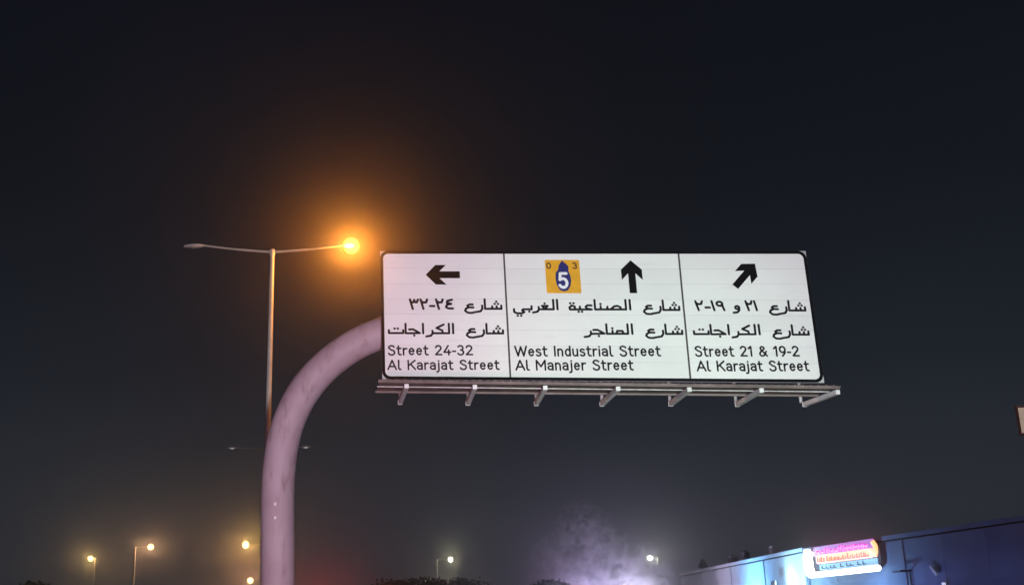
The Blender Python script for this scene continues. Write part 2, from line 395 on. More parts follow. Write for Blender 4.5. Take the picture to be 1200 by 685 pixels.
arabic(W_SHARI, 544, 588.5, 361.8); arabic(['n3', 'n2', 'dash', 'n2', 'n4'], 480, 532, 361.8, 11.5, True)
arabic(W_SHARI, 546, 590.5, 390.6); arabic(W_KARAJAT, 455, 534.5, 390.4)
arabic(W_SHARI, 753.5, 797, 363.2); arabic(W_SINAIYA, 666, 742, 362.6); arabic(W_GHARBI, 601, 656.5, 362.4)
arabic(W_SHARI, 756, 800.5, 391.2); arabic(W_MANAJER, 684.5, 744.5, 391)
arabic(W_SHARI, 901, 944.5, 363.8); arabic(['n2', 'dash', 'n1', 'n9'], 815, 850, 363.4, 11, True)
arabic(['waw'], 859, 868, 362.8); arabic(['n2', 'n1'], 874, 889, 363.4, 11, True)
arabic(W_SHARI, 905, 948.5, 392); arabic(W_KARAJAT, 812.5, 893.5, 391.6)

# route shield: yellow square, blue map shape with white 5
sa, sb, sc_, sd = suv(638.8, 304.6), suv(679, 304.6), suv(640.3, 343.6), suv(681, 343.6)
u0, u1, v0, v1 = (sa[0] + sc_[0]) / 2, (sb[0] + sd[0]) / 2, (sc_[1] + sd[1]) / 2, (sa[1] + sb[1]) / 2
rr = rrect(u0, u1, v0, v1, .03)
shield = pyd('route_shield', [S(a, b_, .0122) for a, b_ in rr], [tuple(range(len(rr)))], m_yellow, sign)
uw, vh = u1 - u0, v1 - v0
def sh(x, y, d): return S(u0 + x * uw, v0 + y * vh, d)
mp = [(.50, .05), (.62, .09), (.70, .22), (.73, .38), (.71, .55), (.67, .66), (.68, .80), (.60, .90), (.54, .93), (.52, .98), (.46, .93), (.40, .84), (.37, .70), (.30, .62), (.28, .45), (.30, .26), (.38, .10)]
pyd('map_emblem', [sh(x, y, .0126) for x, y in mp], [tuple(range(len(mp)))], m_blue, shield)
wd, g5 = G['5']
vs, fs = stroke_mesh([[(u0 + uw * (.37 + .45 * x), v0 + vh * (.17 + .42 * y)) for x, y in s_] for s_ in g5], .055, lambda a, b_, d: S(a, b_, d + .0012))
pyd('figure', vs, fs, m_whitev, shield)
m_brown = mat('dark_brown_ink', (0.10, 0.035, 0.01), 0.6)
for ch, ox in (('0', .04), ('3', .80)):
    vs, fs = stroke_mesh([[(u0 + uw * (ox + .22 * x), v0 + vh * (.74 + .17 * y)) for x, y in s_] for s_ in G[ch][1]], .026, lambda a, b_, d: S(a, b_, d + .0012))
    pyd('figure', vs, fs, m_brown, shield)

# ------------------------------------------------------------------ gantry: bent tubular mast, arm, lighting catwalk
OFF = 0.62
Pm = SBL + SN * OFF
nm = np.array([SN[0], SN[1], 0]); nm /= np.linalg.norm(nm)
cpx = [(325.3, 700), (325.3, 640), (325.3, 600), (325.6, 575), (327.2, 548), (331.5, 518), (340.5, 488), (355.5, 459), (377, 433), (403.5, 411.5), (431, 396.5), (462, 386), (500, 379.5), (545, 376.5)]
cpts = [at_plane(x, y, Pm, nm) for x, y in cpx]
base = np.array([cpts[2][0], cpts[2][1], 0.0])
# smooth (Catmull-Rom)
def smooth(P, n=5):
    P = [2 * P[0] - P[1]] + P + [2 * P[-1] - P[-2]]; out = []
    for i in range(1, len(P) - 2):
        for k in range(n):
            t = k / n
            out.append(.5 * ((2 * P[i]) + (-P[i - 1] + P[i + 1]) * t + (2 * P[i - 1] - 5 * P[i] + 4 * P[i + 1] - P[i + 2]) * t * t + (-P[i - 1] + 3 * P[i] - 3 * P[i + 1] + P[i + 2]) * t ** 3))
    return out + [P[-2]]
gantry = thing('sign_gantry', 'thick pinkish steel mast bending over the road to carry the white direction sign', 'gantry', tuple(base))
Z = lambda p: np.array(p) - base
curve = [base + np.array([0, 0, .05]), base + np.array([0, 0, 1.0])] + smooth(cpts)[0:]
rad_m = 19.2 / FPX * np.dot(cpts[3] - CAM, _F)
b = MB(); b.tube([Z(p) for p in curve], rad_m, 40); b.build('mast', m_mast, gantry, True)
ea = cpts[-1]; eb = ea + EH * (SWID - (ea - SBL) @ EH - .3)
for k in (6, 22, 38, 52):
    if k < len(curve) - 1:
        p, q_ = np.array(curve[k]), np.array(curve[k + 1]); d_ = (q_ - p) / np.linalg.norm(q_ - p)
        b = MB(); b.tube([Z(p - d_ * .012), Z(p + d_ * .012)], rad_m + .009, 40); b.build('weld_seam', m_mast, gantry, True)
for py in (590, 606):
    p = at_plane(322.5, py, Pm - nm * (rad_m + .002), nm)
    b = MB(); b.box(Z(p), (.035, .02, .05), ((nm[1], -nm[0], 0), tuple(nm), (0, 0, 1))); b.build('plate', m_whitev, gantry)
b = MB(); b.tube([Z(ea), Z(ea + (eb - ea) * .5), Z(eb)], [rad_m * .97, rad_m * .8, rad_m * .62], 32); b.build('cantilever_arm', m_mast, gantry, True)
b = MB(); b.tube([Z(ea - EH * .05), Z(ea + EH * .0), Z(ea + EH * .05)], rad_m * 1.25, 32); b.build('flange', m_galv, gantry, True)
b = MB(); b.tube([(0, 0, .0), (0, 0, .06)], rad_m * 1.9, 24); b.build('base_plate', m_galv, gantry)
for k in range(8):
    a = k * math.pi / 4; b = MB(); b.tube([(rad_m * 1.6 * math.cos(a), rad_m * 1.6 * math.sin(a), .06), (rad_m * 1.6 * math.cos(a), rad_m * 1.6 * math.sin(a), .14)], .03, 6); b.build('bolt', m_galv, gantry)
# clamps between arm and sign
for k in range(5):
    u = .6 + k * (SWID - 1.2) / 4
    p = SBL + EH * u + EV * (SHEI * .45) + SN * .38
    b = MB(); b.box(Z(p), (.12, .44, .5), (tuple(EH), tuple(SN), tuple(EV))); b.build('clamp', m_galv, gantry)
# catwalk below the sign
DZ = 0.40
near = [(476.5, 452), (556.5, 453), (639, 454), (724.5, 455), (808, 456), (892.5, 457), (982, 459)]
far = [(469, 471), (548.5, 472), (628.5, 472.5), (705.5, 473), (786, 473), (864, 473.5), (943, 473.5)]
def cz(px): return SBL[2] - DZ + EH[2] * SWID * (px - 448) / 518.0
nP = [at_z(x, y, cz(x)) for x, y in near]; fP = [at_z(x, y, cz(x)) for x, y in far]
# one straight catwalk: average direction and length of the brackets
bd = sum((f - n) for n, f in zip(nP, fP)); bd[2] = 0; blen = np.linalg.norm(bd) / 7; bd /= np.linalg.norm(bd)
for n_, f_ in zip(nP, fP):
    v = f_ - n_; ln = np.linalg.norm(v); v = v / ln; sd_ = np.cross(v, (0, 0, 1)); sd_ /= np.linalg.norm(sd_); up_ = np.cross(sd_, v)
    b = MB(); c = Z((n_ + f_) / 2)
    b.box(c, (ln, .075, .075), (tuple(v), tuple(sd_), tuple(up_)))
    b.box(Z(f_ + v * .008), (.016, .085, .085), (tuple(v), tuple(sd_), tuple(up_)))
    b.build('bracket', m_bracket, gantry)
    # hanger up to the back of the sign
    t_ = ((SBL + SN * .14 - n_) @ SN) / (v @ SN)
    q = n_ + v * t_
    b = MB(); b.tube([Z(q + up_ * .05), Z(q + np.array([0, 0, 1]) * .95)], .03, 8); b.build('hanger', m_galv, gantry)
left_n = nP[0] - (nP[1] - nP[0]) * .42; right_n = nP[6] + (nP[6] - nP[5]) * .03
def line_pt(frac, s_):   # frac along the bracket (0 near), s_ 0..1 left to right
    a = left_n + (fP[0] - nP[0]) * frac; c = right_n + (fP[6] - nP[6]) * frac
    return a + (c - a) * s_
def beam(name, frac, w_, h_, dz, m):
    a, c = line_pt(frac, 0), line_pt(frac, 1); v = c - a; ln = np.linalg.norm(v); v /= ln
    sd_ = np.cross(v, (0, 0, 1)); sd_ /= np.linalg.norm(sd_); up_ = np.cross(sd_, v)
    b = MB(); b.box(Z((a + c) / 2 + up_ * dz), (ln, w_, h_), (tuple(v), tuple(sd_), tuple(up_))); return b.build(name, m, gantry)
beam('edge_beam', .01, .025, .028, .070, m_rail); beam('edge_beam', .62, .03, .04, .076, m_rail); beam('walkway_beam', .26, .022, .016, .062, m_galv)
beam('toe_board', -.02, .012, .030, .085, m_catwalk)
# grating: bars running along the walkway, joined (too fine to pick apart)
b = MB()
for k in range(26):
    fr = .02 + .58 * k / 25
    a, c = line_pt(fr, .005), line_pt(fr, .995); v = c - a; ln = np.linalg.norm(v); v /= ln
    sd_ = np.cross(v, (0, 0, 1)); sd_ /= np.linalg.norm(sd_); up_ = np.cross(sd_, v)
    b.box(Z((a + c) / 2 + up_ * .100), (ln, .036, .02), (tuple(v), tuple(sd_), tuple(up_)))
for k in range(60):
    a, c = line_pt(.01, .01 + .98 * k / 59), line_pt(.61, .01 + .98 * k / 59); v = c - a; ln = np.linalg.norm(v); v /= ln
    sd_ = np.cross(v, (0, 0, 1)); sd_ /= np.linalg.norm(sd_); up_ = np.cross(sd_, v)
    b.box(Z((a + c) / 2 + up_ * .118), (ln, .02, .014), (tuple(v), tuple(sd_), tuple(up_)))
b.build('grating', m_catwalk, gantry, kind='stuff')

# ------------------------------------------------------------------ street lamps
def head_mesh(b, p, dirx, L_=.62, W_=.26, H_=.13):
    """cobra head: tapered body starting at p and running along dirx"""
    d = np.array(dirx, float); d /= np.linalg.norm(d); sd_ = np.cross(d, (0, 0, 1)); sd_ /= np.linalg.norm(sd_); up_ = np.cross(sd_, d)
    secs = [(-.05, .22, .35), (.08, .45, .6), (.25, .9, .95), (.55, 1, 1), (.85, .8, .75), (1.0, .35, .35)]
    vs = []; n = 10
    for t, ws, hs in secs:
        for k in range(n):
            a = k * 2 * math.pi / n
            vs.append(np.array(p) + d * L_ * t + sd_ * W_ / 2 * ws * math.cos(a) + up_ * H_ / 2 * hs * (math.sin(a) if math.sin(a) > 0 else .6 * math.sin(a)))
    fs = []
    for i in range(len(secs) - 1):
        for k in range(n):
            j = (k + 1) % n; fs.append((i * n + k, i * n + j, (i + 1) * n + j, (i + 1) * n + k))
    fs += [tuple(range(n))[::-1], tuple((len(secs) - 1) * n + k for k in range(n))]
    b.add(vs, fs); return d, sd_, up_
def bowl(c, r, L_, m, parent, d, drop=1.0):
    """oval drop-bowl lens under the head"""
    if drop >= 1:
        o = MB(); pr = [(-math.cos(k * math.pi / 10), max(.02, math.sin(k * math.pi / 10))) for k in range(11)]
        o.tube([np.array(c) + np.array([0, 0, 1]) * r * z for z, _ in pr], [r * q for _, q in pr], 18)
        return o.build('lens', m, parent, True)
    vs, fs = [], []; n = 14; rings = 5
    sd_ = np.cross(d, (0, 0, 1)); sd_ /= np.linalg.norm(sd_)
    for i in range(rings):
        a = i / rings * math.pi / 2
        for k in range(n):
            t = k * 2 * math.pi / n
            vs.append(np.array(c) + d * L_ * math.cos(a) * math.cos(t) + sd_ * r * math.cos(a) * math.sin(t) - np.array([0, 0, 1]) * r * drop * math.sin(a))
    vs.append(np.array(c) - np.array([0, 0, 1]) * r * drop)
    for i in range(rings - 1):
        for k in range(n): j = (k + 1) % n; fs.append((i * n + k, i * n + j, (i + 1) * n + j, (i + 1) * n + k))
    for k in range(n): fs.append(((rings - 1) * n + k, (rings - 1) * n + (k + 1) % n, rings * n))
    return pyd('lens', vs, fs, m, parent, True)
def street_lamp(base_xy, H, arms, r0, r1, label, group=None, name='street_lamp'):
    """arms: list of (end vector, lens material, watts, colour, lamp radius)"""
    t = thing(name, label, 'street lamp', (base_xy[0], base_xy[1], 0), group)
    b = MB(); b.tube([(0, 0, 0), (0, 0, H * .5), (0, 0, H)], [r0, (r0 + r1) / 2, r1], 14); b.build('pole', m_pole, t, True)
    b = MB(); b.box((0, 0, .02), (.42, .42, .04)); b.build('base_plate', m_galv, t)
    b = MB(); b.tube([(0, 0, H - .12), (0, 0, H + .05)], r1 * 1.35, 12); b.build('collar', m_pole, t, True)
    for end, lm, watts, colr, lr in arms:
        e = np.array(end, float); hl = .34 if watts else .60; dd = np.array([e[0], e[1], 0.]); ln = np.linalg.norm(dd); dd /= ln
        s0 = np.array([0, 0, H - .02]); s1 = e + np.array([0, 0, H]) - dd * hl * .45
        pts = [s0 + (s1 - s0) * k / 5 + np.array([0, 0, -.02 * math.sin(k / 5 * math.pi)]) for k in range(6)]
        b = MB(); b.tube(pts, [r1 * .62] * 3 + [r1 * .5] * 3, 10); b.build('arm', m_pole, t, True)
        b = MB(); d_, sd_, up_ = head_mesh(b, s1, dd, hl); hd = b.build('lamp_head', m_head, t, True)
        c = s1 + dd * hl * (.80 if watts else .52) - np.array([0, 0, .02 if watts else .03])
        drop = 1.1 if watts else .35
        bowl(c, lr, lr * 1.05, lm, hd, dd, drop)
        if watts:
            lamp('bulb', 'POINT', tuple(c), watts, colr, lr * .45, parent=t)
    return t
# nearest twin-arm lamp: left head dark, right head burning orange
D1 = 30.0
top1 = at_y(319.3, 294.5, D1); l1 = at_y(229, 288.2, D1) - top1; r1_ = at_y(406.5, 287.5, D1) - top1
street_lamp(top1[:2], top1[2], [((l1[0], l1[1] - .0, l1[2]), m_dead, 0, None, .10), ((r1_[0], r1_[1], r1_[2]), m_sodium, 2100, (1.0, .31, .035), .23)],
            .105, .058, 'tall twin-arm street lamp beside the sign, right head burning bright orange, left head unlit')
# second twin-arm lamp behind the mast
D2 = 62.0
top2 = at_y(315.5, 526, D2); l2 = at_y(273, 524.3, D2) - top2; r2 = at_y(357.5, 523.3, D2) - top2
street_lamp(top2[:2], top2[2], [(tuple(l2), m_reflect, 0, None, .12), (tuple(r2), m_reflect, 0, None, .12)], .09, .034,
            'unlit twin-arm street lamp hidden behind the gantry mast, only its two heads showing')
# far lamps: (head px, pole px, depth, lens, watts, colour, label)
far_l = [
 ((107.5, 653), 112.0, 112, m_warm, 480, (1, .62, .22), 'leftmost of the far lit street lamps, on a pale pole', .25),
 ((175, 640.5), 158.5, 100, m_warm, 480, (1, .54, .26), 'second far street lamp from the left, its arm reaching right of a thin pole', .25),
 ((289.5, 636.5), 309, 102, m_warm, 900, (1, .54, .16), 'far street lamp with yellow glow just left of the gantry mast, upper of two', .29),
 ((294.5, 678), 311, 150, m_warm, 750, (1, .44, .24), 'distant street lamp low beside the gantry mast, lower of two', .36),
 ((527, 655), 512, 136, m_pale, 300, (1, .92, .60), 'small far street lamp standing alone above the dark trees', .26),
 ((763, 652), 771, 150, m_pale, 600, (.95, 1, .80), 'far pale street lamp wrapped in the smoke', .32),
]
for (hx, hy), px, D, lm, wt, colr, lab, lr in far_l:
    hp = at_y(hx, hy, D); pp = at_y(px, hy + 1.5, D)
    e = hp - pp; H = pp[2] + .1
    street_lamp((pp[0], pp[1]), H, [((e[0], 0, .0), lm, wt, colr, lr)], .13, .075, lab, 'far street lamps along the road')

# ------------------------------------------------------------------ lit board at the right edge of the picture
m_cream = mat('cream_board', (0.62, 0.50, 0.36), 0.6, 0, .15, 6)
m_maroon = mat('maroon_frame', (0.06, 0.02, 0.02), 0.6, 0, .2, 6)
E0 = at_y(1192.0, 477.5, 21.0); E1 = at_y(1196.8, 507, 21.0)
hb = E0[2] - E1[2]; lean = (E1[0] - E0[0])
board = thing('board_sign', 'cream board in a dark maroon frame cut off by the right edge of the picture', 'board', (E0[0] + .7, 21.0, 0))
bz = E1[2]; x0 = E0[0] - (E0[0] + .7)
b = MB(); b.add([(x0, 0, bz + hb), (x0 + lean, 0, bz), (x0 + 1.3, 0, bz), (x0 + 1.3, 0, bz + hb), (x0, .06, bz + hb), (x0 + lean, .06, bz), (x0 + 1.3, .06, bz), (x0 + 1.3, .06, bz + hb)],
                [(0, 1, 2, 3), (7, 6, 5, 4), (0, 4, 5, 1), (1, 5, 6, 2), (2, 6, 7, 3), (3, 7, 4, 0)]); b.build('panel', m_cream, board)
b = MB(); b.box((x0 + .64, .02, bz + hb + .02), (1.34, .1, .036)); b.box((x0 + .64, .02, bz - .02), (1.34, .1, .036)); b.box((x0 + 1.32, .02, bz + hb / 2), (.036, .1, hb))
b.add([(x0 - .012, -.03, bz + hb), (x0 + lean - .012, -.03, bz), (x0 + lean - .001, -.03, bz), (x0 - .001, -.03, bz + hb), (x0 - .012, .07, bz + hb), (x0 + lean - .012, .07, bz), (x0 + lean - .001, .07, bz), (x0 - .001, .07, bz + hb)],
      [(0, 1, 2, 3), (7, 6, 5, 4), (0, 4, 5, 1), (1, 5, 6, 2), (2, 6, 7, 3), (3, 7, 4, 0)]); b.build('frame', m_maroon, board)
b = MB(); b.tube([(x0 + .7, .12, 0), (x0 + .7, .12, bz + hb)], .05, 12); b.build('pole', m_pole, board, True)

# ------------------------------------------------------------------ buildings on the right
m_wallA = mat('pale_cladding', (0.60, 0.62, 0.64), 0.7, 0, 0.22, .5, .1)
m_wallB = mat('grey_cladding', (0.15, 0.155, 0.18), 0.8, 0, 0.35, .4, .1)
m_trim = mat('roof_trim', (0.62, 0.62, 0.64), 0.6, 0, .15, 1)
m_dark = mat('dark_metal', (0.03, 0.03, 0.035), 0.6, 0, .3, 4)
m_pil = mat('pilaster_paint', (0.34, 0.36, 0.40), 0.7, 0, .2, 2)
def building(name, label, Pfar, Pnear, H, deep, wall, npan, rows_, trim):
    """facade from the far end to the near end, x axis of the Empty runs far -> near along the facade, +y goes back"""
    v = np.array(Pnear[:2]) - np.array(Pfar[:2]); ln = np.linalg.norm(v); rz = math.atan2(v[1], v[0])
    t = thing(name, label, 'building', (Pfar[0], Pfar[1], 0), None, rz)
    b = MB(); b.box((ln / 2, deep / 2 + .06, H / 2 - .1), (ln - .02, deep - .04, H - .2)); b.build('wall', wall, t)
    b = MB(); b.box((ln / 2, deep / 2, H - .07), (ln + .3, deep + .3, .06)); b.build('roof', m_dark, t)
    b = MB(); b.box((ln / 2, -.14, H), (ln + .34, .10, .30)); b.build('roof_trim', trim, t)
    pw = ln / npan
    me = None
    for i in range(npan):
        for j in range(rows_):
            hh = (H - .35) / rows_
            if me is None:
                b = MB(); b.box((0, 0, 0), (pw - .02, .05, hh - .02)); o = b.build('wall_panel', wall, t); me = o.data
            else: o = link('wall_panel', me, None, t)
            o.location = ((i + .5) * pw, .0 - random.uniform(0, .012), .1 + (j + .5) * hh)
    for i in range(0, npan + 1, 3):
        b = MB(); b.box((min(max(i * pw, .2), ln - .2), -.07, H / 2 - .1), (.28, .08, H - .25)); b.build('pilaster', wall, t)
    return t, ln, rz
HA = 6.5
A_far = at_z(797, 673.2, HA); A_near = at_z(942, 643.4, HA)
bA, lenA, rzA = building('shop_building', 'low pale shop building washed in light blue light, left of the neon sign', A_far, A_near, HA, 16, m_wallA, 12, 2, m_trim)
HB = HA - .06; pB = at_z(943.5, 644.0, HB)
B_near = at_z(1165, 611.5, HB); B_dir = (B_near - pB); B_near2 = pB + B_dir * 2.3
bB, lenB, rzB = building('warehouse', 'dark navy warehouse carrying the neon sign, running out of the picture at the right', (pB[0], pB[1]), B_near2, HB, 14, m_wallB, 12, 2, m_wallB)
vA = (A_near - A_far)[:2]; vA /= np.linalg.norm(vA); nA = np.array([vA[1], -vA[0]])     # candidate outward normal
if nA[0] > 0: nA = -nA
vB = (B_near2 - pB)[:2]; vB /= np.linalg.norm(vB); nB = np.array([vB[1], -vB[0]])
if nB[0] > 0: nB = -nB
def on_face(px, py, P, v, n2, off):
    n3 = np.array([n2[0], n2[1], 0]); Q = at_plane(px, py, np.array([P[0], P[1], 0]) + n3 * off, n3)
    return Q, (Q[:2] - np.array(P[:2])) @ v
# neon signboard of the shop, standing off the facade
off = .45
_, s0 = on_face(948, 660, pB, vB, nB, off); _, s1 = on_face(1032, 650, pB, vB, nB, off)
zt = (on_face(948, 644.5, pB, vB, nB, off)[0][2] + on_face(1032, 628, pB, vB, nB, off)[0][2]) / 2
zb = (on_face(948, 677, pB, vB, nB, off)[0][2] + on_face(1032, 668.5, pB, vB, nB, off)[0][2]) / 2
SL, SHh = s1 - s0, zt - zb
neon = thing('neon_signboard', 'long neon shop sign with magenta and orange lettering over a glowing white base', 'shop sign', (pB[0] + vB[0] * s0 + nB[0] * off, pB[1] + vB[1] * s0 + nB[1] * off, zb), None, rzB)
# local: x along, z up, front is -y (towards the road)
front = -1 if (np.array([-math.sin(rzB), math.cos(rzB)]) @ nB) < 0 else 1
m_mag = glow('magenta_neon', (1.0, .06, .45), 5); m_org = glow('red_neon', (1.0, .06, .03), 1.6); m_wht = glow('white_tube', (.86, .95, 1.0), 3.2)
m_cy = glow('cyan_lightbox', (.20, .62, 1.0), .75); m_pur = glow('purple_panel', (.55, .06, .50), .8); m_peach = glow('peach_lightbox', (1, .42, .16), 2.2)
def nslab(name, outline, y0, y1, m, parent=neon):
    n = len(outline); vs = [(x, y0 * front, z) for x, z in outline] + [(x, y1 * front, z) for x, z in outline]
    fs = [tuple(range(n)), tuple(range(n, 2 * n))[::-1]] + [(i, (i + 1) % n, n + (i + 1) % n, n + i) for i in range(n)]
    return pyd(name, vs, fs, m, parent)
def stad(x0, x1, z0, z1, r, n=6): return [(a, b_) for a, b_ in rrect(x0, x1, z0, z1, r, n)]
nslab('cabinet', stad(0, SL, 0, SHh, SHh * .42), -.18, .0, m_dark)
nslab('purple_panel', stad(.8, SL - .5, SHh * .70, SHh * 1.03, .25), .002, .02, m_pur)
nslab('orange_panel', stad(1.2, SL - .8, SHh * .44, SHh * .74, .25), .022, .04, m_peach)
nslab('cyan_panel', stad(1.6, SL - .4, SHh * .2, SHh * .42, .1), .002, .03, m_cy)
b = MB(); b.tube([(.45, front * .12, SHh * .12), (.28, front * .12, SHh * .35), (.28, front * .12, SHh * .7), (.5, front * .12, SHh * .93)], .44, 12); b.build('end_tube', m_wht, neon, True)
b = MB(); b.tube([(.3, front * .16, SHh * .09), (SL * .5, front * .16, SHh * .09), (SL - .2, front * .16, SHh * .10)], .22, 12); b.build('base_tube', m_wht, neon, True)
b = MB(); b.tube([(SL - .55, front * .12, SHh * .48), (SL - .35, front * .12, SHh * .62), (SL - .35, front * .12, SHh * .80), (SL - .6, front * .12, SHh * .92)], .17, 10); b.build('end_tube', m_peach, neon, True)
# neon lettering: rows of bent tubes, illegible at this distance in the photograph
b = MB(); rnd = random.Random(4); x = 1.3
while x < SL - 1.4:
    h_ = SHh * rnd.uniform(.08, .16); z0 = SHh * .76
    b.tube([(x, front * .07, z0), (x + .12, front * .07, z0 + h_), (x + .35, front * .07, z0 + h_ * .5), (x + .55, front * .07, z0 + h_ * rnd.uniform(.7, 1.3))], .05, 6)
    x += rnd.uniform(.55, .8)
b.build('magenta_lettering', m_mag, neon, kind='stuff')
b = MB(); x = 1.5
while x < SL - 1.5:
    z0 = SHh * .50; h_ = SHh * rnd.uniform(.10, .19)
    b.tube([(x, front * .09, z0 + h_), (x, front * .09, z0), (x + .35, front * .09, z0), (x + .35, front * .09, z0 + h_ * rnd.uniform(.4, 1))], .055, 6)
    x += rnd.uniform(.5, .85)
b.build('orange_lettering', m_org, neon, kind='stuff')
b = MB(); x = 2.0
while x < SL - 1.6:
    z0 = SHh * .27; h_ = SHh * rnd.uniform(.05, .11)
    b.box((x, front * .05, z0 + h_ / 2), (.10, .03, h_)); b.box((x + .2, front * .05, z0), (.35, .03, .06)); x += rnd.uniform(.5, 1.0)
b.build('dark_lettering', m_dark, neon, kind='stuff')
for k in range(4):
    b = MB(); xx = 1 + k * (SL - 2) / 3; b.box((xx, -front * .28, SHh * .5), (.08, .2, .08)); b.build('mount', m_dark, neon)

# floodlights washing the facade
m_fl = glow('floodlight_lens', (.62, .92, 1.0), 25)
def floodlight(px, py, standoff, watts, colr, label, P, v, n2, rz, up=1.6):
    Q, s_ = on_face(px, py, P, v, n2, standoff)
    t = thing('floodlight', label, 'floodlight', tuple(Q), 'floodlights along the shop wall', rz)
    fr = front
    b = MB(); b.box((0, 0, 0), (.7, .16, .45)); b.build('housing', m_dark, t)
    b = MB(); b.box((0, -fr * .10, 0), (.6, .04, .36)); b.build('lens', m_fl, t)
    b = MB(); b.tube([(0, -fr * .08, -.25), (0, -fr * (standoff - .05), -.9)], .04, 8); b.build('bracket', m_dark, t)
    a_ = (Q[0] - n2[0] * .3, Q[1] - n2[1] * .3, Q[2])
    lamp('floodlight_beam', 'SPOT', a_, watts, colr, .15, (a_[0] - n2[0] * 3, a_[1] - n2[1] * 3, a_[2] + up), 150, 1.0)
CY = (.22, .58, 1.0)
floodlight(906, 683, 1.6, 520, (.50, .85, 1.0), 'bright floodlight on the blue lit wall, just showing at the bottom of the picture', A_far, vA, nA, rzA)
floodlight(985, 712, 3.4, 2600, (.20, .45, 1.0), 'floodlight standing under the left end of the neon sign', pB, vB, nB, rzB)
floodlight(880, 712, 5.0, 9500, (.25, .60, 1.0), 'floodlight under the middle of the pale shop wall', A_far, vA, nA, rzA)
floodlight(838, 706, 4.0, 5500, (.12, .50, 1.0), 'floodlight under the far left end of the pale shop wall', A_far, vA, nA, rzA)
floodlight(1045, 735, 3.0, 900, (.16, .22, 1.0), 'floodlight under the right end of the neon sign', pB, vB, nB, rzB)
lamp('blue_glow', 'SPOT', (B_near[0] + nB[0] * 6, B_near[1] + nB[1] * 6, .6), 800, (.20, .27, 1.0), .3, (B_near[0], B_near[1], 4.0), 140, 1.0)

# things on the roof and on the warehouse wall
def roof_xy(px, py, back):
    _, s_ = on_face(px, py, A_far, vA, nA, 0); p = np.array(A_far[:2]) + vA * s_ - nA * back; return (p[0], p[1], HA - .04)
t = thing('roof_cowl', 'dark pointed ventilation cowl at the far left end of the shop roof', 'vent', roof_xy(812, 669, 1.2))
b = MB(); b.tube([(0, 0, 0), (0, 0, .55)], .32, 12); b.build('duct', m_dark, t); b = MB(); b.tube([(0, 0, .55), (0, 0, .72), (0, 0, 1.55)], [.62, .52, .08], 12); b.build('hood', m_dark, t)
def tank(px, r, h, label):
    t = thing('water_tank', label, 'water tank', roof_xy(px, 663, 1.4), 'water tanks on the shop roof')
    b = MB(); b.tube([(0, 0, .3), (0, 0, .4), (0, 0, h - .15), (0, 0, h), (0, 0, h + .12)], [r * .95, r, r, r * .6, r * .2], 14); b.build('tank', m_dark, t)
    for k in range(3):
        a = k * 2.1; b = MB(); b.box((r * .7 * math.cos(a), r * .7 * math.sin(a), .15), (.08, .08, .3)); b.build('leg', m_dark, t)
    b = MB(); b.tube([(r + .05, 0, 0), (r + .05, 0, h * .8)], .03, 6); b.build('pipe', m_dark, t)
tank(843.5, .50, 1.15, 'squat dark water tank on the shop roof, left of two'); tank(858.5, .42, 1.30, 'slimmer dark water tank on the shop roof, right of two')
t = thing('air_conditioner', 'pale air conditioner unit with dark side on the shop roof left of the neon sign', 'air conditioner', roof_xy(897, 652, .8))
t.rotation_euler = (0, 0, rzA)
b = MB(); b.box((0, 0, .55), (.9, .5, .9)); b.build('case', m_trim, t); b = MB(); b.tube([(0, front * .26, .55), (0, front * .28, .55)], .3, 16); b.build('fan_grille', m_dark, t)
b = MB(); b.box((0, 0, .05), (1.0, .4, .1)); b.build('stand', m_dark, t)
Q, _ = on_face(1066, 668, (pB[0], pB[1]), vB, nB, .1)
t = thing('wall_bracket', 'dark angled bracket on the warehouse wall right of the neon sign', 'bracket', tuple(Q), None, rzB)
b = MB(); b.box((0, front * .3, 0), (.14, .9, .14)); b.build('arm', m_dark, t); b = MB(); b.box((0, front * .05, -.55), (.16, .1, 1.1)); b.build('post', m_dark, t)
b = MB(); b.box((-.5, front * .6, .0), (1.1, .12, .12)); b.build('crossbar', m_dark, t)
m_dim = glow('dim_fitting', (.6, .62, .9), .08); m_brt = glow('bright_fitting', (.7, .74, 1), .8)
for px, py, sx_, ang, m, lab in ((1094, 668, .85, -R(45), m_dim, 'dim slanting strip light on the dark warehouse wall'), (1106, 684, .30, 0, m_brt, 'small bright wall light low on the dark warehouse')):
    Q, _ = on_face(px, py, (pB[0], pB[1]), vB, nB, .25)
    t = thing('wall_light', lab, 'wall light', tuple(Q), None, rzB)
    ax = ((math.cos(ang), 0, math.sin(ang)), (0, 1, 0), (-math.sin(ang), 0, math.cos(ang)))
    b = MB(); b.box((0, 0, 0), (sx_, .10, .22), ax); b.build('tube', m, t); b = MB(); b.box((0, -front * .1, 0), (sx_ * .6, .1, .12), ax); b.build('bracket', m_dark, t)

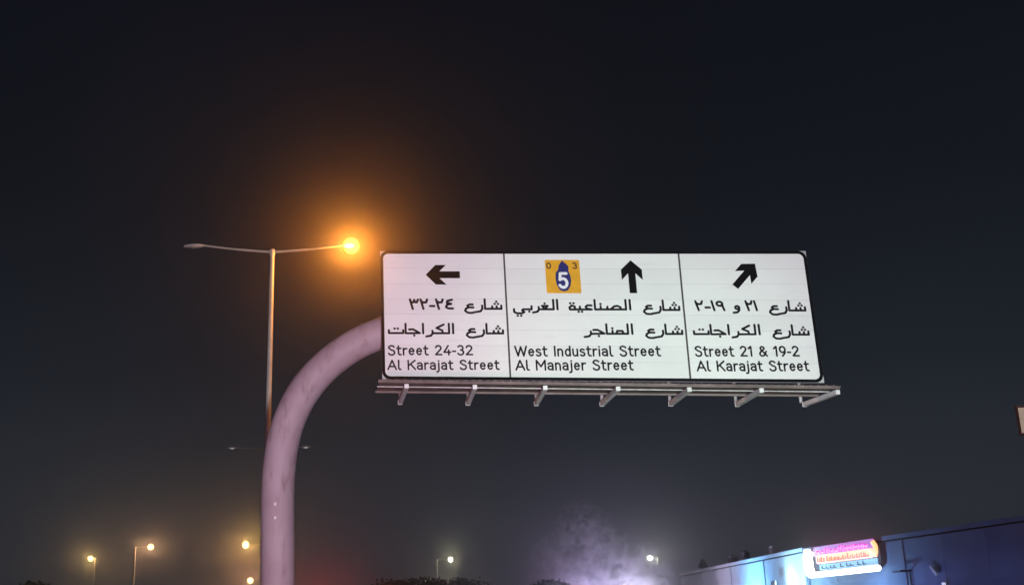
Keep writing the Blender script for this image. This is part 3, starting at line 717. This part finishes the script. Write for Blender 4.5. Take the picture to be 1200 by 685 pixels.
# ------------------------------------------------------------------ trees at the bottom of the frame
m_leaf = mat('dark_foliage', (0.05, 0.07, 0.03), 0.8, 0, .5, 2)
m_bark = mat('bark', (0.10, 0.075, 0.05), 0.9, 0, .4, 6)
def tree(px, py, D, wid, label, seed):
    rnd = random.Random(seed); top = at_y(px, py, D); H = top[2]
    t = thing('tree', label, 'tree', (top[0], top[1], 0), 'dark roadside trees')
    b = MB(); b.tube([(0, 0, 0), (.08, 0, H * .3), (-.05, .05, H * .5), (.05, 0, H * .8)], [.2, .16, .12, .04], 9)
    cl = []
    for k in range(8):
        a = rnd.uniform(0, 6.28); rr_ = rnd.uniform(.3, .9) * wid / 2; z1 = H * rnd.uniform(.55, .88)
        e = (rr_ * math.cos(a), rr_ * math.sin(a), z1); b.tube([(0, 0, H * .42), (e[0] * .5, e[1] * .5, H * .45 + (z1 - H * .42) * .6), e], [.09, .06, .02], 6); cl.append(e)
    b.build('trunk', m_bark, t, True)
    for k in range(6):
        a = rnd.uniform(0, 6.28); cl.append((rnd.uniform(0, .6) * wid / 2 * math.cos(a), rnd.uniform(0, .6) * wid / 2 * math.sin(a), H * rnd.uniform(.6, .9)))
    cl.append((0, 0, H * .92))
    b = MB()
    for k in range(4200):
        c = rnd.choice(cl); s_ = wid * .17
        p = np.array([c[0] + rnd.gauss(0, s_), c[1] + rnd.gauss(0, s_), min(c[2] + rnd.gauss(0, s_ * .55), H + rnd.uniform(-.5, .12))])
        u = np.array([rnd.gauss(0, 1) for _ in range(3)]); u /= np.linalg.norm(u); v = np.cross(u, [rnd.gauss(0, 1) for _ in range(3)]); v /= np.linalg.norm(v)
        l_ = rnd.uniform(.10, .22); b.add([p - u * l_, p + v * l_ * .5, p + u * l_, p - v * l_ * .5], [(0, 1, 2, 3)])
    b.build('crown', m_leaf, t)
tree(462, 679, 92, 4.0, 'dark bushy tree top right of the gantry mast, left of the group of three', 1)
tree(495, 677, 98, 4.6, 'tallest dark tree left of the small far lamp', 2)
tree(540, 678, 104, 4.6, 'dark tree just under the small far lamp', 3)
tree(642, 678, 96, 3.0, 'dark tree top left of the drifting smoke', 4)
tree(38, 680, 90, 2.6, 'dark tree top at the lower left corner of the picture', 5)
tree(741, 676, 128, 3.0, 'tree lit pale behind the smoke below the pale lamp', 6)

# ------------------------------------------------------------------ smoke, and the lamps below the view that colour it
c0 = at_y(712, 664, 118.0)
def glows():
    lamp('smoke_fill', 'POINT', tuple(at_y(742, 714, 115)), 2800, (.76, .74, 1.0), .3)  # these three are unseen lamps added to light the smoke
    lamp('smoke_fill', 'POINT', tuple(at_y(700, 706, 112)), 2100, (.62, .52, 1.0), .3)
    lamp('smoke_fill', 'POINT', tuple(at_y(648, 712, 112)), 1300, (.80, .25, .62), .3)
    lamp('tail_light', 'POINT', tuple(at_y(380, 706, 75)), 420, (1.0, .10, .06), .2)
glows()
sm = pyd('smoke', [(x, y, z) for z in (-5.5, 8.5) for y in (-4, 4) for x in (-11, 10)], [(0, 2, 3, 1), (4, 5, 7, 6), (0, 1, 5, 4), (2, 6, 7, 3), (0, 4, 6, 2), (1, 3, 7, 5)])
sm.location = tuple(c0); sm['kind'] = 'stuff'; sm['label'] = 'lilac smoke drifting up around the far pale lamp'; sm['category'] = 'smoke'
mm = bpy.data.materials.new('smoke'); mm.use_nodes = True; t = mm.node_tree; t.nodes.clear(); N = t.nodes.new; L = t.links.new
out = N('ShaderNodeOutputMaterial'); pv = N('ShaderNodeVolumePrincipled'); L(pv.outputs[0], out.inputs['Volume'])
pv.inputs['Color'].default_value = (.9, .9, .92, 1); pv.inputs['Anisotropy'].default_value = 0.2
tcx = N('ShaderNodeTexCoord')
def ell(cx, cz_, rx, rz_, tilt):
    mp_ = N('ShaderNodeMapping'); mp_.vector_type = 'TEXTURE'; L(tcx.outputs['Object'], mp_.inputs['Vector'])
    mp_.inputs['Location'].default_value = (cx, 0, cz_); mp_.inputs['Rotation'].default_value = (0, R(tilt), 0); mp_.inputs['Scale'].default_value = (rx, 3.6, rz_)
    ln_ = N('ShaderNodeVectorMath'); ln_.operation = 'LENGTH'; L(mp_.outputs[0], ln_.inputs[0])
    q = N('ShaderNodeMapRange'); q.interpolation_type = 'SMOOTHSTEP'; q.inputs['From Min'].default_value = 1.0; q.inputs['From Max'].default_value = .1; L(ln_.outputs['Value'], q.inputs['Value'])
    return q
pxm = 118 / FPX
def X(px): return (px - 712) * pxm
def Zp(py): return (664 - py) * pxm
parts_ = [(ell(X(746), Zp(684), 4.2, 4.6, 0), 2.4), (ell(X(700), Zp(645), 4.2, 6.6, -32), .42), (ell(X(655), Zp(668), 4.0, 5.5, -8), .22), (ell(X(690), Zp(690), 8.0, 2.6, 0), .6)]
acc = None
for q, s_ in parts_:
    m_ = N('ShaderNodeMath'); m_.operation = 'MULTIPLY'; L(q.outputs[0], m_.inputs[0]); m_.inputs[1].default_value = s_
    if acc is None: acc = m_
    else:
        ad = N('ShaderNodeMath'); ad.operation = 'ADD'; L(acc.outputs[0], ad.inputs[0]); L(m_.outputs[0], ad.inputs[1]); acc = ad
nz = N('ShaderNodeTexNoise'); nz.inputs['Scale'].default_value = .95; nz.inputs['Detail'].default_value = 10; nz.inputs['Roughness'].default_value = .62; nz.inputs['Distortion'].default_value = .8; L(tcx.outputs['Object'], nz.inputs['Vector'])
nr = N('ShaderNodeMapRange'); nr.inputs['From Min'].default_value = .49; nr.inputs['From Max'].default_value = .62; L(nz.outputs['Fac'], nr.inputs['Value'])
pr = N('ShaderNodeMath'); pr.operation = 'MULTIPLY'; L(acc.outputs[0], pr.inputs[0]); L(nr.outputs[0], pr.inputs[1])
dn = N('ShaderNodeMath'); dn.operation = 'MULTIPLY'; L(pr.outputs[0], dn.inputs[0]); dn.inputs[1].default_value = 2.3
L(dn.outputs[0], pv.inputs['Density'])
sm.data.materials.append(mm)

# ------------------------------------------------------------------ haze round everything
hz = pyd('haze', [(x, y, z) for z in (-1.0, 17.0) for y in (-45, 460) for x in (-460, 460)], [(0, 2, 3, 1), (4, 5, 7, 6), (0, 1, 5, 4), (2, 6, 7, 3), (0, 4, 6, 2), (1, 3, 7, 5)])
hz['kind'] = 'stuff'; hz['label'] = 'thin dusty night haze over the road'; hz['category'] = 'haze'
hm = bpy.data.materials.new('haze'); hm.use_nodes = True; t = hm.node_tree; t.nodes.clear()
out = t.nodes.new('ShaderNodeOutputMaterial'); pv = t.nodes.new('ShaderNodeVolumePrincipled'); t.links.new(pv.outputs[0], out.inputs['Volume'])
pv.inputs['Color'].default_value = (.95, .95, .96, 1); pv.inputs['Density'].default_value = .0026; pv.inputs['Anisotropy'].default_value = .955
hz.data.materials.append(hm)
